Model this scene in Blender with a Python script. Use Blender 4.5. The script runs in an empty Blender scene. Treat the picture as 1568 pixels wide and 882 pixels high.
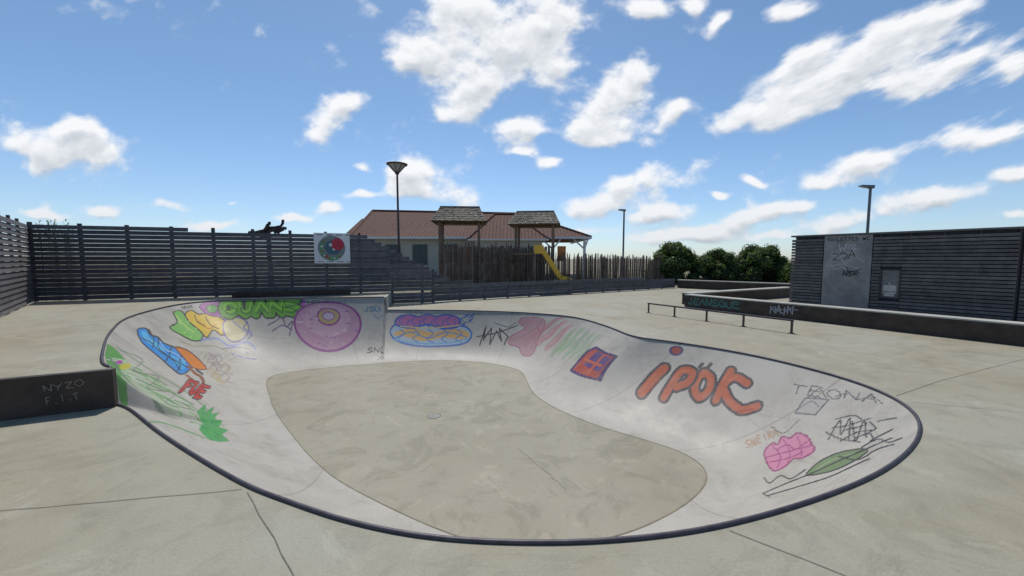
import bpy, math, random, numpy as np
from mathutils import Vector, geometry, Matrix
random.seed(4); rng=np.random.default_rng(4)
sc=bpy.context.scene; COL=sc.collection
R=math.radians

# ------------------------------------------------------------------ helpers
def mat(name):
    m=bpy.data.materials.new(name); m.use_nodes=True
    nt=m.node_tree; return m,nt,nt.nodes["Principled BSDF"]
def N(nt,t,**k):
    n=nt.nodes.new(t)
    for a,b in k.items(): setattr(n,a,b)
    return n
def noise(nt,scale,detail=6,rough=.6,vec=None,dist=0):
    n=N(nt,"ShaderNodeTexNoise"); n.inputs["Scale"].default_value=scale; n.inputs["Detail"].default_value=detail
    n.inputs["Roughness"].default_value=rough; n.inputs["Distortion"].default_value=dist
    if vec is not None: nt.links.new(vec,n.inputs["Vector"])
    return n
def ramp(nt,src,stops):
    r=N(nt,"ShaderNodeValToRGB"); e=r.color_ramp.elements
    while len(e)<len(stops): e.new(.5)
    for i,(p,c) in enumerate(stops):
        e[i].position=p; e[i].color=(*c,1) if len(c)==3 else c
    nt.links.new(src,r.inputs[0]); return r
def mix(nt,a,b,fac,mode='MIX'):
    m=N(nt,"ShaderNodeMix",data_type='RGBA',blend_type=mode)
    for s,v in ((0,fac),(6,a),(7,b)):
        if hasattr(v,"is_output"): nt.links.new(v,m.inputs[s])
        else: m.inputs[s].default_value=v if s==0 else (*v,1) if len(v)==3 else v
    return m.outputs[2]
def bump(nt,bs,h,strength=.3,dist=.01):
    b=N(nt,"ShaderNodeBump"); b.inputs["Strength"].default_value=strength; b.inputs["Distance"].default_value=dist
    nt.links.new(h,b.inputs["Height"]); nt.links.new(b.outputs[0],bs.inputs["Normal"])
def pos(nt): return N(nt,"ShaderNodeNewGeometry").outputs["Position"]

def simple(name,col,rough=.6,metal=0,var=.25,scale=6,bs=.15,island=0):
    m,nt,b=mat(name); P=pos(nt)
    n=noise(nt,scale,6,.65,P)
    c=ramp(nt,n.outputs[0],[(.3,tuple(x*(1-var) for x in col)),(.7,tuple(min(1,x*(1+var)) for x in col))]).outputs[0]
    if island:
        g=N(nt,"ShaderNodeNewGeometry")
        r=ramp(nt,g.outputs["Random Per Island"],[(0,(1-island,)*3),(1,(1+island,)*3)])
        c=mix(nt,c,r.outputs[0],1.0,'MULTIPLY')
    nt.links.new(c,b.inputs["Base Color"]); b.inputs["Roughness"].default_value=rough; b.inputs["Metallic"].default_value=metal
    n2=noise(nt,scale*12,3,.6,P); bump(nt,b,n2.outputs[0],bs,.01)
    return m

def concrete(name,base,tan,rough=.75,paint=False,stain=.5,big=.35,smear=.25,speck=.5):
    m,nt,b=mat(name); P=pos(nt)
    n1=noise(nt,big,5,.6,P,.4); n2=noise(nt,2.2,8,.7,P,.3); n3=noise(nt,60,2,.6,P); n4=noise(nt,1.1,8,.75,P,1.2)
    c=ramp(nt,n1.outputs[0],[(.40,base),(.60,tan)]).outputs[0]
    d=ramp(nt,n2.outputs[0],[(.30,(.80,.79,.76)),(.5,(1,1,1)),(.72,(1.08,1.08,1.07))]).outputs[0]
    c=mix(nt,c,d,.9,'MULTIPLY')
    s=ramp(nt,n4.outputs[0],[(.52,(1,1,1)),(.58,(1-stain*.36,1-stain*.36,1-stain*.42)),(.72,(1-stain*.20,)*3)]).outputs[0]
    c=mix(nt,c,s,.6,'MULTIPLY')
    n5=noise(nt,1.7,8,.7,P,1.0); w=ramp(nt,n5.outputs[0],[(.57,(0,0,0)),(.64,(1,1,1)),(.70,(.5,.5,.5))])
    pm=N(nt,"ShaderNodeMath",operation='MULTIPLY'); nt.links.new(w.outputs[0],pm.inputs[0]); pm.inputs[1].default_value=smear
    c=mix(nt,c,tuple(min(1,x*1.45) for x in base),pm.outputs[0])
    n6=noise(nt,9,5,.8,P,.5); k=ramp(nt,n6.outputs[0],[(.27,(1-speck,)*3),(.36,(1,1,1))]).outputs[0]; c=mix(nt,c,k,.8,'MULTIPLY')
    g=ramp(nt,n3.outputs[0],[(.3,(.9,.9,.9)),(.7,(1.06,1.06,1.06))]).outputs[0]
    c=mix(nt,c,g,1,'MULTIPLY')
    rr=ramp(nt,n2.outputs[0],[(.3,(rough-.10,)*3),(.7,(rough+.1,)*3)]); nt.links.new(rr.outputs[0],b.inputs["Roughness"])
    if paint:
        a=N(nt,"ShaderNodeAttribute",attribute_name="paint")
        w2=ramp(nt,n2.outputs[0],[(.28,(.75,)*3),(.42,(1,)*3)])
        mm=N(nt,"ShaderNodeMath",operation='MULTIPLY'); nt.links.new(a.outputs["Alpha"],mm.inputs[0]); nt.links.new(w2.outputs[0],mm.inputs[1])
        c=mix(nt,c,a.outputs["Color"],mm.outputs[0])
        b.inputs["Specular IOR Level"].default_value=.36
    nt.links.new(c,b.inputs["Base Color"])
    bump(nt,b,n3.outputs[0],.12,.01)
    return m

def mesh(name,V,F,mats=(),parent=None,smooth=False,fm=None):
    me=bpy.data.meshes.new(name); me.from_pydata([tuple(v) for v in V],[],[tuple(f) for f in F])
    for m in mats: me.materials.append(m)
    if fm is not None: me.polygons.foreach_set("material_index",np.array(fm,dtype=np.int32))
    if smooth: me.polygons.foreach_set("use_smooth",np.ones(len(me.polygons),dtype=bool))
    me.update()
    o=bpy.data.objects.new(name,me); COL.objects.link(o)
    if parent: o.parent=parent
    return o
def gridmesh(name,P,mats,parent=None,wrap=False,attr=None,an="paint"):
    NS,NT=P.shape[:2]; me=bpy.data.meshes.new(name); nv=NS*NT
    me.vertices.add(nv); me.vertices.foreach_set("co",P.reshape(-1).astype(np.float32))
    i=np.arange(NS if wrap else NS-1); j=np.arange(NT-1); I,J=np.meshgrid(i,j,indexing='ij'); I2=(I+1)%NS
    f=np.stack([I*NT+J,I2*NT+J,I2*NT+J+1,I*NT+J+1],-1).reshape(-1,4); nf=len(f)
    me.loops.add(nf*4); me.loops.foreach_set("vertex_index",f.reshape(-1).astype(np.int32))
    me.polygons.add(nf); me.polygons.foreach_set("loop_start",np.arange(0,nf*4,4,dtype=np.int32))
    try: me.polygons.foreach_set("loop_total",np.full(nf,4,dtype=np.int32))
    except Exception: pass
    me.polygons.foreach_set("use_smooth",np.ones(nf,dtype=bool)); me.update(calc_edges=True)
    if attr is not None:
        at=me.color_attributes.new(an,'FLOAT_COLOR','POINT'); at.data.foreach_set("color",attr.reshape(-1).astype(np.float32))
    for m in mats: me.materials.append(m)
    o=bpy.data.objects.new(name,me); COL.objects.link(o)
    if parent: o.parent=parent
    return o
def empty(name):
    o=bpy.data.objects.new(name,None); COL.objects.link(o); return o
class MB:
    def __init__(s): s.V=[];s.F=[];s.M=[]
    def hexa(s,p,mi=0):
        i=len(s.V); s.V+=p
        for f in ((0,3,2,1),(4,5,6,7),(0,1,5,4),(1,2,6,5),(2,3,7,6),(3,0,4,7)): s.F.append([i+k for k in f]); s.M.append(mi)
    def box(s,c,sx,sy,z0,z1,ang=0,mi=0,top=1.0):
        ca,sa=math.cos(ang),math.sin(ang); P=[]
        for z,k in ((z0,1),(z1,top)):
            for a,b in ((-1,-1),(1,-1),(1,1),(-1,1)):
                x=a*sx/2*k;y=b*sy/2*k; P.append((c[0]+x*ca-y*sa,c[1]+x*sa+y*ca,z))
        s.hexa(P,mi)
    def beam(s,a,b,w,h,mi=0):
        a=Vector(a);b=Vector(b);d=(b-a).normalized()
        up=Vector((0,0,1)) if abs(d.z)<.95 else Vector((0,1,0))
        r=d.cross(up).normalized(); u=r.cross(d).normalized()
        P=[tuple(q+r*x*w/2+u*y*h/2) for q in (a,b) for x,y in ((-1,-1),(1,-1),(1,1),(-1,1))]
        i=len(s.V); s.V+=P
        for f in ((0,1,2,3),(7,6,5,4),(0,4,5,1),(1,5,6,2),(2,6,7,3),(3,7,4,0)): s.F.append([i+k for k in f]); s.M.append(mi)
    def tube(s,pts,rads,n=8,mi=0,cap=True):
        i0=len(s.V)
        for j,(p,r) in enumerate(zip(pts,rads)):
            p=Vector(p); a=Vector(pts[max(j-1,0)]); b=Vector(pts[min(j+1,len(pts)-1)]); d=(b-a).normalized()
            up=Vector((0,0,1)) if abs(d.z)<.9 else Vector((0,1,0)); x=d.cross(up).normalized(); y=x.cross(d)
            for k in range(n):
                t=2*math.pi*k/n; s.V.append(tuple(p+x*r*math.cos(t)+y*r*math.sin(t)))
        for j in range(len(pts)-1):
            for k in range(n):
                a=i0+j*n+k;b=i0+j*n+(k+1)%n; s.F.append([a,b,b+n,a+n]); s.M.append(mi)
        if cap:
            s.F.append([i0+k for k in range(n)][::-1]); s.M.append(mi)
            s.F.append([i0+(len(pts)-1)*n+k for k in range(n)]); s.M.append(mi)
    def quad(s,*p,mi=0):
        i=len(s.V); s.V+=[tuple(q) for q in p]; s.F.append(list(range(i,i+len(p)))); s.M.append(mi)
    def out(s,name,mats,parent=None,smooth=False): return mesh(name,s.V,s.F,mats,parent,smooth,s.M)

FONT={'O':[[(.5,0),(.9,.2),(1,.5),(.85,.85),(.5,1),(.12,.85),(0,.5),(.12,.15),(.5,0)]],'U':[[(0,0),(.05,.75),(.45,1),(.85,.8),(.95,0)]],
'J':[[(.7,0),(.75,.75),(.4,1),(.05,.8)]],'A':[[(0,1),(.5,0),(1,1)],[(.22,.62),(.8,.6)]],'N':[[(0,1),(.05,0),(.9,1),(1,0)]],
'S':[[(.95,.1),(.45,0),(.05,.25),(.5,.5),(.95,.72),(.5,1),(0,.9)]],'Y':[[(0,0),(.5,.5),(1,0)],[(.5,.5),(.45,1)]],'L':[[(.1,0),(.05,1),(.8,.97)]],
'I':[[(.5,0),(.5,1)]],'E':[[(.9,.05),(.1,0),(.05,1),(.95,1)],[(.05,.5),(.75,.48)]],'T':[[(0,.05),(1,0)],[(.5,0),(.48,1)]],'F':[[(.9,0),(.1,.03),(.05,1)],[(.05,.5),(.7,.46)]],
'Z':[[(0,0),(.95,.03),(.05,1),(1,.97)]],'R':[[(.05,1),(.05,0),(.8,.1),(.8,.4),(.1,.5),(.9,1)]],'P':[[(.05,1),(.05,0),(.85,.1),(.8,.45),(.08,.52)]],
'W':[[(0,0),(.25,1),(.5,.3),(.75,1),(1,0)]],'C':[[(.9,.1),(.4,0),(0,.5),(.35,1),(.95,.9)]],'K':[[(.05,0),(.05,1)],[(.9,0),(.1,.55),(.95,1)]],'.':[[(.4,.95),(.55,1)]],'B':[[(.05,1),(.05,0),(.8,.2),(.1,.48),(.9,.75),(.05,1)]],' ':[]}
def text_lines(t,x0,y0,x1,y1,h,gap=.25,jit=0):
    n=len(t); dx=(x1-x0)/n; dy=(y1-y0)/n; L=math.hypot(dx,dy); ex=(dx/L,dy/L); ey=(-ex[1],ex[0]); out=[]
    for i,ch in enumerate(t):
        ox=x0+dx*i; oy=y0+dy*i+random.uniform(-jit,jit)*h; w=L*(1-gap)
        for st in FONT.get(ch,[]):
            out.append([(ox+(a+random.uniform(-jit,jit))*w*ex[0]+b*h*ey[0],oy+a*w*ex[1]+(b+random.uniform(-jit,jit))*h*ey[1]) for a,b in st])
    return out

# ------------------------------------------------------------------ bowl surface
cs="-4.31,13.01 -3.20,13.01 -1.85,12.93 -0.52,12.69 0.75,12.23 1.87,11.41 2.46,9.85 2.71,8.59 3.17,8.17 3.67,7.73 4.15,7.18 4.51,6.61 4.80,5.83 4.89,5.17 4.75,4.54 4.37,3.99 3.78,3.49 3.03,3.03 2.28,2.70 1.66,2.48 1.11,2.33 0.47,2.25 -0.10,2.25 -0.59,2.30 -1.16,2.46 -1.68,2.68 -2.02,2.83 -2.79,3.28 -3.62,3.80 -4.63,4.48 -4.92,4.55 -5.87,5.45 -7.15,6.79 -8.56,8.57 -9.44,10.77 -9.18,11.86 -8.07,12.34 -6.55,12.65 -4.35,12.98"
fs="-3.80,11.08 -3.00,11.30 -1.84,11.37 -0.85,11.15 -0.07,10.67 0.28,10.17 0.39,9.34 0.50,8.51 0.83,7.78 1.21,7.25 1.67,6.76 2.09,6.42 2.52,6.07 2.75,5.78 2.83,5.51 2.78,5.24 2.63,5.00 2.42,4.78 2.10,4.52 1.67,4.25 1.19,4.02 0.53,3.86 -0.17,3.86 -0.68,4.04 -1.37,4.42 -1.99,4.81 -2.49,5.15 -3.21,5.82 -3.85,6.50 -4.56,7.28 -4.89,7.67 -5.39,8.35 -5.87,9.00 -6.22,9.60 -6.20,9.99 -5.85,10.29 -5.35,10.54 -4.74,10.80 -3.89,11.04"
Cw=np.array([[float(v) for v in a.split(",")] for a in cs.split()]);Fw=np.array([[float(v) for v in a.split(",")] for a in fs.split()])
def cat(P,m=40):
    n=len(P); o=[]
    for i in range(n):
        a,b,c,d=P[i-1],P[i],P[(i+1)%n],P[(i+2)%n]
        for k in range(m):
            t=k/m
            o.append(.5*((2*b)+(c-a)*t+(2*a-5*b+4*c-d)*t*t+(3*b-a-3*c+d)*t**3))
    return np.array(o)
c=cat(Cw);q=cat(Fw);M=.5*(c+q)
L=np.r_[0,np.cumsum(np.linalg.norm(np.roll(M,-1,0)-M,axis=1))]; tot=L[-1]
NS=3200; S=np.arange(NS)/NS*tot
def rs(a): return np.stack([np.interp(S,L,np.r_[a[:,k],a[0,k]]) for k in (0,1)],1)
c=rs(c);q=rs(q)
def sm(a,sig):
    k=np.arange(-150,151)*tot/NS; w=np.exp(-.5*(k/sig)**2); w/=w.sum()
    return np.stack([np.convolve(np.r_[a[-150:,j],a[:,j],a[:150,j]],w,'valid') for j in (0,1)],1)
c=sm(c,.22);q=sm(q,.25)
ui=np.interp(S,L,np.arange(len(L))/40)
zt=np.interp(ui,[0,29.35,29.65,38.2,38.8,39],[0,0,.45,.45,0,0])
# the left wall face blends smoothly down to the lower lip a little below the step
NT=150; T=np.linspace(0,1,NT); th=R(70); T2=T+.055*np.sin(math.pi*T)
hf=np.sin((1-T2)*th)/math.sin(th); vf=np.clip(hf,0,1)**1.75
zs_=np.interp(ui,[0,28.2,31.5,38.2,38.8,39],[0,0,.45,.45,0,0])   # smooth height lower on the face
bl=np.clip((1-T)*1.0,0,1)**3
ztop=zs_[:,None]*(1-bl[None])+zt[:,None]*bl[None]
P=np.zeros((NS,NT,3)); P[:,:,:2]=q[:,None]+(c-q)[:,None]*hf[None,:,None]; P[:,:,2]=-1.3+(ztop+1.3)*vf[None]
DEPTH=-1.3

# ---- graffiti: each piece has its own sketch plane laid on the wall surface (s along coping, t down the wall)
SS=np.broadcast_to(S[:,None],(NS,NT)); TT=np.broadcast_to(T[None],(NS,NT))
paint=np.zeros((NS,NT,4),dtype=np.float32)
PIECES={
'A':(29.2,.1,(389,75,57,-2.7,-24,54),(473,-3,146,1.7,-5,-29)),'B':(27.9,.3,(312,58,124,11.8,-35,77),(511,-13,138,3.4,-7,-55)),
'C':(25.8,.4,(261,13,227,7.3,-40,61),(562,-20,119,1.1,3,-132)),'D':(25.6,.7,(334,6,239,4.7,-17,6),(588,-16,31,1.0,22,-122)),
'E':(24.2,.4,(253,-4,251,5.7,-10,43),(596,-27,106,2.6,18,-208)),'F':(30.6,.4,(499,60,43,-1.3,-34,22),(510,-2,118,.4,-2,-46)),
'H':(1.6,.4,(668,48,-9,-.5,-2,-7),(515,0,88,.5,-1,-31)),'I':(4.0,.4,(784,48,-28,0,-18,-17),(519,4,91,1.4,4,-36)),
'J':(6.7,.4,(893,31,-107,-.3,-33,-72),(547,16,101,1.5,3,-60)),'K':(9.8,.3,(1073,85,-161,8.3,-23,-101),(587,22,150,4.3,12,-75)),
'M':(11.5,.2,(1268,117,-211,-11.1,-71,-154),(626,51,190,14.5,20,-115)),'N':(12.2,.3,(1311,59,-302,-61.8,-76,-150),(687,67,164,5.8,-1,-178)),
'O':(11.9,.6,(1196,63,-321,-36.7,-62,-49),(702,53,66,7.0,-44,-171)),'P':(12.8,.4,(1290,-18,-334,-53.4,-7,-81),(742,63,109,-3.6,-36,-252))}
DK=.78
class Piece:
    def __init__(s,k,rng_s,tmax=.97):
        s0,t0,cx,cy=PIECES[k]; i0=max(0,int((s0-rng_s)/tot*NS)); i1=min(NS,int((s0+rng_s)/tot*NS))
        s.sl=slice(i0,i1); a=SS[s.sl]-s0; t=TT[s.sl]-t0
        s.x=cx[0]+cx[1]*a+cx[2]*t+cx[3]*a*a+cx[4]*a*t+cx[5]*t*t
        s.y=cy[0]+cy[1]*a+cy[2]*t+cy[3]*a*a+cy[4]*a*t+cy[5]*t*t
        s.ok=(TT[s.sl]>.02)&(TT[s.sl]<tmax); s.p=paint[s.sl]
    def put(s,m,col,al=.92):
        g=sum(col)/3; col=[max(0.01,(g+(v-g)*1.22)*DK) for v in col]
        m=m&s.ok; s.p[m,:3]=col; s.p[m,3]=np.maximum(s.p[m,3],min(1,al*1.06))
    def poly(s,pts,col,ol=None,w=1.3,al=.92,smooth=True):
        pts=np.array(pts,float)
        if smooth: pts=cat(pts,6)
        x,y=s.x,s.y; ins=np.zeros(x.shape,bool)
        b=(x>pts[:,0].min()-1)&(x<pts[:,0].max()+1)&(y>pts[:,1].min()-1)&(y<pts[:,1].max()+1)
        xs,ys=x[b],y[b]; r=np.zeros(xs.shape,bool)
        for i in range(len(pts)):
            (x1,y1),(x2,y2)=pts[i-1],pts[i]
            if y1==y2: continue
            r^=((y1>ys)!=(y2>ys))&(xs<(x2-x1)*(ys-y1)/(y2-y1)+x1)
        ins[b]=r; s.put(ins,col,al)
        if ol is not None: s.line(list(map(tuple,pts))+[tuple(pts[0])],ol,w*1.35,smooth=False)
    def line(s,pts,col,w=1.5,al=.92,smooth=True):
        pts=np.array(pts,float)
        if smooth and len(pts)>2:
            e=np.vstack([2*pts[0]-pts[1],pts,2*pts[-1]-pts[-2]]); o=[]
            for i in range(1,len(e)-2):
                for k in range(5):
                    t=k/5; a,b,c_,d=e[i-1],e[i],e[i+1],e[i+2]; o.append(.5*((2*b)+(c_-a)*t+(2*a-5*b+4*c_-d)*t*t+(3*b-a-3*c_+d)*t**3))
            o.append(pts[-1]); pts=np.array(o)
        x,y=s.x,s.y; b=(x>pts[:,0].min()-w)&(x<pts[:,0].max()+w)&(y>pts[:,1].min()-w)&(y<pts[:,1].max()+w)
        xs,ys=x[b],y[b]; r=np.zeros(xs.shape,bool)
        for i in range(len(pts)-1):
            d=pts[i+1]-pts[i]; l=max(d@d,1e-6); k=np.clip(((xs-pts[i,0])*d[0]+(ys-pts[i,1])*d[1])/l,0,1)
            r|=((xs-pts[i,0]-k*d[0])**2+(ys-pts[i,1]-k*d[1])**2)<(w/2)**2
        m=np.zeros(x.shape,bool); m[b]=r; s.put(m,col,al)
    def ell(s,cx,cy,rx,ry,col,ol=None,w=1.3,al=.92,rot=0):
        ca,sa=math.cos(rot),math.sin(rot)
        s.poly([(cx+rx*math.cos(t)*ca-ry*math.sin(t)*sa,cy+rx*math.cos(t)*sa+ry*math.sin(t)*ca) for t in np.linspace(0,2*math.pi,18)[:-1]],col,ol,w,al)
    def text(s,t,x0,y0,x1,y1,h,col,w=1.2,ol=None,ow=0,jit=.05):
        ls=text_lines(t,x0,y0,x1,y1,h,.25,jit)
        for l in ls:
            if ol is not None: s.line(l,ol,w+ow,smooth=False)
        for l in ls: s.line(l,col,w,smooth=False)
BK=(.02,.02,.03)
a=Piece('E',5.0)
a.poly([(163,531),(176,545),(192,570),(208,600),(204,614),(190,606),(176,575),(166,552)],(.10,.28,.07))
a.poly([(190,570),(215,600),(245,625),(275,650),(262,652),(225,630),(200,605)],(.32,.42,.26),al=.55)
for i in range(46):
    t=i/45; x=174+120*t; y=578+92*t+random.uniform(-18,12)
    a.line([(x,y),(x+14,y+7+random.uniform(-3,4)),(x+30,y+16)],random.choice([(.12,.30,.10),(.10,.26,.08),(.46,.54,.40),(.5,.54,.48)]),random.uniform(1.0,2.2),.75)
a.line([(176,540),(215,580),(260,612),(300,640),(318,655)],(.18,.28,.16),1.6,.8)
a.line([(172,560),(200,600),(230,632),(260,655)],(.14,.2,.14),1.5,.75)
a.line([(182,548),(210,566),(204,588),(232,596),(226,616),(256,622),(252,640),(282,646)],(.10,.16,.10),1.4,.75)
a.line([(200,640),(235,655),(265,672),(300,690)],(.10,.30,.10),1.8,.8)
a.poly([(292,650),(300,634),(304,648),(314,637),(314,651),(326,646),(320,660),(334,660),(326,671),(343,676),(330,684),(344,696),(325,697),(308,693),(292,676),(300,664)],(.07,.29,.09),smooth=False)
for i in range(14):
    x=random.uniform(296,330); y=random.uniform(644,690); a.line([(x,y),(x+9,y+5)],random.choice([(.10,.36,.12),(.04,.2,.06)]),1.4,.9)
a.ell(186,572,3,4,(.4,.05,.35)); a.ell(194,580,5,6,(.5,.45,.08))
a=Piece('D',2.6)
for i in range(16):
    x=298+random.uniform(0,56); y=560+random.uniform(-8,28)
    a.line([(x,y),(x+7,y-8),(x+14,y-1),(x+6,y+5),(x+18,y+7)],random.choice([(.42,.34,.16),(.45,.38,.24),(.26,.2,.22)]),1.4,.8)
a.line([(330,540),(350,536),(365,545),(380,540),(404,551),(372,553),(345,547)],(.12,.14,.32),1.5)
a.line([(345,545),(360,552),(385,548),(405,556)],(.45,.42,.5),1.6,.7)
a=Piece('C',2.6)
a.poly([(209,514),(222,512),(228,524),(238,528),(246,538),(262,545),(270,556),(284,566),(277,578),(264,589),(248,578),(236,566),(222,552),(210,536)],(.04,.25,.58),BK,1.8)
a.poly([(214,518),(222,520),(226,530),(238,540),(244,552),(230,546),(218,534)],(.14,.44,.70))
a.poly([(250,556),(262,560),(272,568),(266,580),(254,572)],(.10,.36,.64))
for l in ([(226,514),(232,532),(226,546)],[(240,530),(236,546),(246,560),(240,570)],[(256,544),(250,560),(262,570),(258,584)],[(268,556),(264,568),(274,576)],[(212,530),(226,538),(236,552),(252,564),(262,582)]): a.line(l,BK,1.8)
a.line([(240,534),(246,548),(260,554),(272,566)],(.5,.6,.72),1.2)
a.poly([(262,544),(276,546),(290,556),(304,572),(292,576),(280,572),(272,560)],(.55,.20,.05),(.12,.04,.03),1.4)
a.line([(276,574),(284,584),(294,590),(300,600)],(.22,.07,.04),5,.9); a.line([(288,578),(296,584)],BK,4); a.line([(272,590),(282,596)],(.3,.08,.05),3)
a.text('FUE',278,598,316,609,18,(.42,.05,.035),4,BK,3)
a=Piece('B',2.6)
a.poly([(264,484),(276,481),(284,494),(296,508),(306,516),(300,529),(286,531),(272,524),(256,512),(268,502)],(.20,.44,.13),BK,1.5)
a.poly([(282,488),(292,481),(303,489),(316,487),(330,493),(342,500),(347,510),(334,521),(322,514),(310,525),(300,514),(288,503)],(.66,.46,.09),BK,1.6)
a.poly([(338,502),(352,494),(370,497),(376,510),(366,524),(350,530),(338,520)],(.54,.48,.28),(.10,.10,.3),1.5,.88)
a.line([(268,490),(276,504),(290,518)],(.45,.60,.2),2.2); a.line([(300,500),(315,512),(328,505)],(.5,.22,.05),1.8); a.line([(312,492),(318,506),(330,512)],BK,1.4); a.line([(296,490),(300,502),(310,508)],BK,1.4)
a.line([(300,530),(325,526),(345,536),(372,529),(384,538)],(.22,.28,.56),2.2); a.line([(352,500),(366,512),(380,520)],(.12,.15,.4),1.5)
a.line([(376,500),(368,510),(380,516),(372,526)],(.10,.12,.36),1.6); a.line([(270,534),(290,540),(318,537),(340,545)],(.35,.3,.18),1.8,.8)
for i in range(10): x=random.uniform(262,298); y=random.uniform(490,525); a.ell(x,y,1.2,1.2,(.5,.62,.3))
a=Piece('A',2.4)
a.poly([(304,474),(314,463),(334,463),(343,478),(340,492),(318,490)],(.34,.10,.32),BK,1); a.ell(324,478,9,8,(.10,.32,.07),BK,1.2)
a.poly([(455,462),(468,462),(465,480),(455,488)],(.36,.13,.34))
a.text('OUANS',340,466,462,461,25,(.13,.34,.05),12,(.01,.03,.01),5,0)
a.text('OUANS',342,467,462,462,19,(.28,.52,.10),3.0,jit=0)
a.text('OUANS',344,477,462,473,13,(.05,.15,.04),2.0,jit=0)
a.text('NESK',272,471,294,468,5,BK,1.2)
a=Piece('F',2.4)
a.ell(500,503,51,37,(.44,.27,.35),(.24,.06,.22),2.6); a.ell(500,497,36,24,(.52,.35,.42)); a.ell(502,492,17,13,(.44,.34,.18),(.28,.08,.22),2.0); a.ell(502,492,9,6,(.52,.44,.52),(.28,.08,.22),1)
for i in range(44):
    t=random.uniform(0,6.28); r=random.uniform(.45,.95); x=500+48*r*math.cos(t); y=503+34*r*math.sin(t)
    a.line([(x,y),(x+random.uniform(-6,6),y+random.uniform(-3,3))],random.choice([(.66,.5,.58),(.28,.14,.32),(.58,.40,.5),(.34,.2,.30)]),1.8,smooth=False)
a.text('SNLL',563,535,608,534,7,BK,1.6); a.text('JOEL',582,548,606,546,5,BK,1.4)
a.line([(408,506),(420,500),(430,494),(436,508),(446,500),(440,520)],(.14,.07,.18),1.7); a.line([(414,514),(430,506),(444,512)],(.16,.08,.2),1.7); a.text('WET',468,464,492,462,5,(.06,.1,.06),1.3)
a.text('JSKA',559,476,588,476,9,(.08,.22,.36),1.6); a.line([(572,490),(580,496),(588,491)],(.12,.26,.4),1.3)
a=Piece('H',2.4)
a.poly([(597,514),(610,502),(640,500),(680,503),(712,506),(722,518),(706,530),(650,533),(612,527)],(.38,.46,.52),(.04,.13,.36),2.0)
a.poly([(602,517),(630,508),(660,514),(690,509),(716,513),(714,524),(680,521),(650,526),(620,520)],(.58,.36,.15),al=.85)
a.poly([(606,503),(612,490),(628,486),(640,490),(654,485),(668,489),(684,486),(702,492),(702,505),(680,509),(655,503),(630,508)],(.38,.15,.30),(.03,.10,.34),2.2)
for x0_ in (618,636,654,672,690): a.line([(x0_,489),(x0_-6,498),(x0_+4,506),(x0_+8,496)],(.07,.11,.38),1.5)
a.line([(614,506),(660,508),(704,504)],(.6,.45,.2),1.6); a.line([(606,522),(630,514),(656,522),(684,514),(714,520)],(.08,.22,.42),1.5)
for x0_ in (612,634,656,678,700): a.line([(x0_,510),(x0_+8,516),(x0_-2,523),(x0_+8,528)],(.08,.2,.42),1.5)
for x,y in ((706,494),(714,488),(720,496),(710,502),(576,502),(588,498),(722,488)): a.line([(x-3,y+3),(x+3,y-3)],(.04,.12,.36),2.4,smooth=False); a.line([(x-3,y-2),(x+3,y+3)],(.04,.12,.36),1.4,smooth=False)
a.line([(602,524),(640,529),(690,528),(716,522)],(.16,.34,.54),2)
a=Piece('I',2.6)
a.line([(737,531),(745,506),(742,524),(754,508),(752,530),(762,512),(770,526),(766,508),(780,520),(774,530)],BK,1.9,smooth=False)
a.line([(732,520),(765,514),(794,504)],BK,1.6); a.line([(758,500),(780,506),(792,498)],(.12,.1,.12),1.3)
a.poly([(784,520),(806,508),(796,500),(803,489),(830,490),(834,505),(826,524),(820,544),(804,545),(796,534),(782,530)],(.36,.15,.20),(.32,.13,.2),1.2,al=.62)
a.line([(800,512),(818,520),(812,536)],(.5,.27,.33),1.8,.8); a.line([(806,494),(822,498),(826,512)],(.44,.2,.26),2.2,.8); a.line([(788,524),(806,518),(822,508),(830,494)],(.28,.1,.16),1.5,.7)
a=Piece('J',3.0)
for i,(x,y,cc) in enumerate([(828,520,(.40,.13,.18)),(834,530,(.44,.15,.2)),(842,538,(.42,.18,.19)),(848,547,(.20,.31,.16)),(860,545,(.20,.35,.18)),(868,552,(.18,.32,.18)),(880,552,(.22,.34,.2)),(888,556,(.24,.34,.22))]):
    a.line([(x,y),(x+12,y-14),(x+30,y-36)],cc,6,.42)
    a.line([(x+4,y-3),(x+16,y-12),(x+26,y-34)],cc,2.5,.7)
a.poly([(885,571),(905,546),(917,540),(950,555),(940,566),(921,588)],(.34,.06,.04),(.05,.02,.10),3,smooth=False)
a.poly([(905,564),(922,545),(944,557),(926,576)],(.09,.04,.15),smooth=False); a.line([(905,556),(930,567)],(.46,.11,.05),3.5,smooth=False); a.line([(912,577),(934,552)],(.42,.10,.05),3,smooth=False)
a=Piece('K',3.2)
a.ell(1037,541,9,9,(.30,.04,.04),(.03,.02,.12),2.6)
OR=(.40,.092,.045); OD=(.02,.012,.03)
def fat(lines,w):
    for l in lines: a.line(l,OD,w+8,1.0)
    for l in lines: a.line(l,OR,w)
fat([[(994,606),(1008,589),(1023,573)]],13)
fat([[(1114,600),(1130,588),(1149,598)],[(1107,622),(1114,600),(1123,578)],[(1115,605),(1127,624),(1148,637),(1169,632)]],11)
fat([[(1084,580),(1095,590),(1094,607),(1082,617),(1073,605),(1076,589),(1084,580)]],10.5)
fat([[(1028,614),(1038,596),(1050,577),(1066,580),(1062,594),(1046,600)]],11)
a.line([(1076,571),(1079,566)],OD,6); a.line([(1089,571),(1092,566)],OD,6)
for l in ([(998,597),(1012,581)],[(1036,594),(1048,578),(1060,577)],[(1076,598),(1080,586)],[(1113,594),(1121,580)],[(1122,594),(1134,588)],[(1090,586),(1096,592)]): a.line(l,(.52,.16,.08),1.8)
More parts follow.
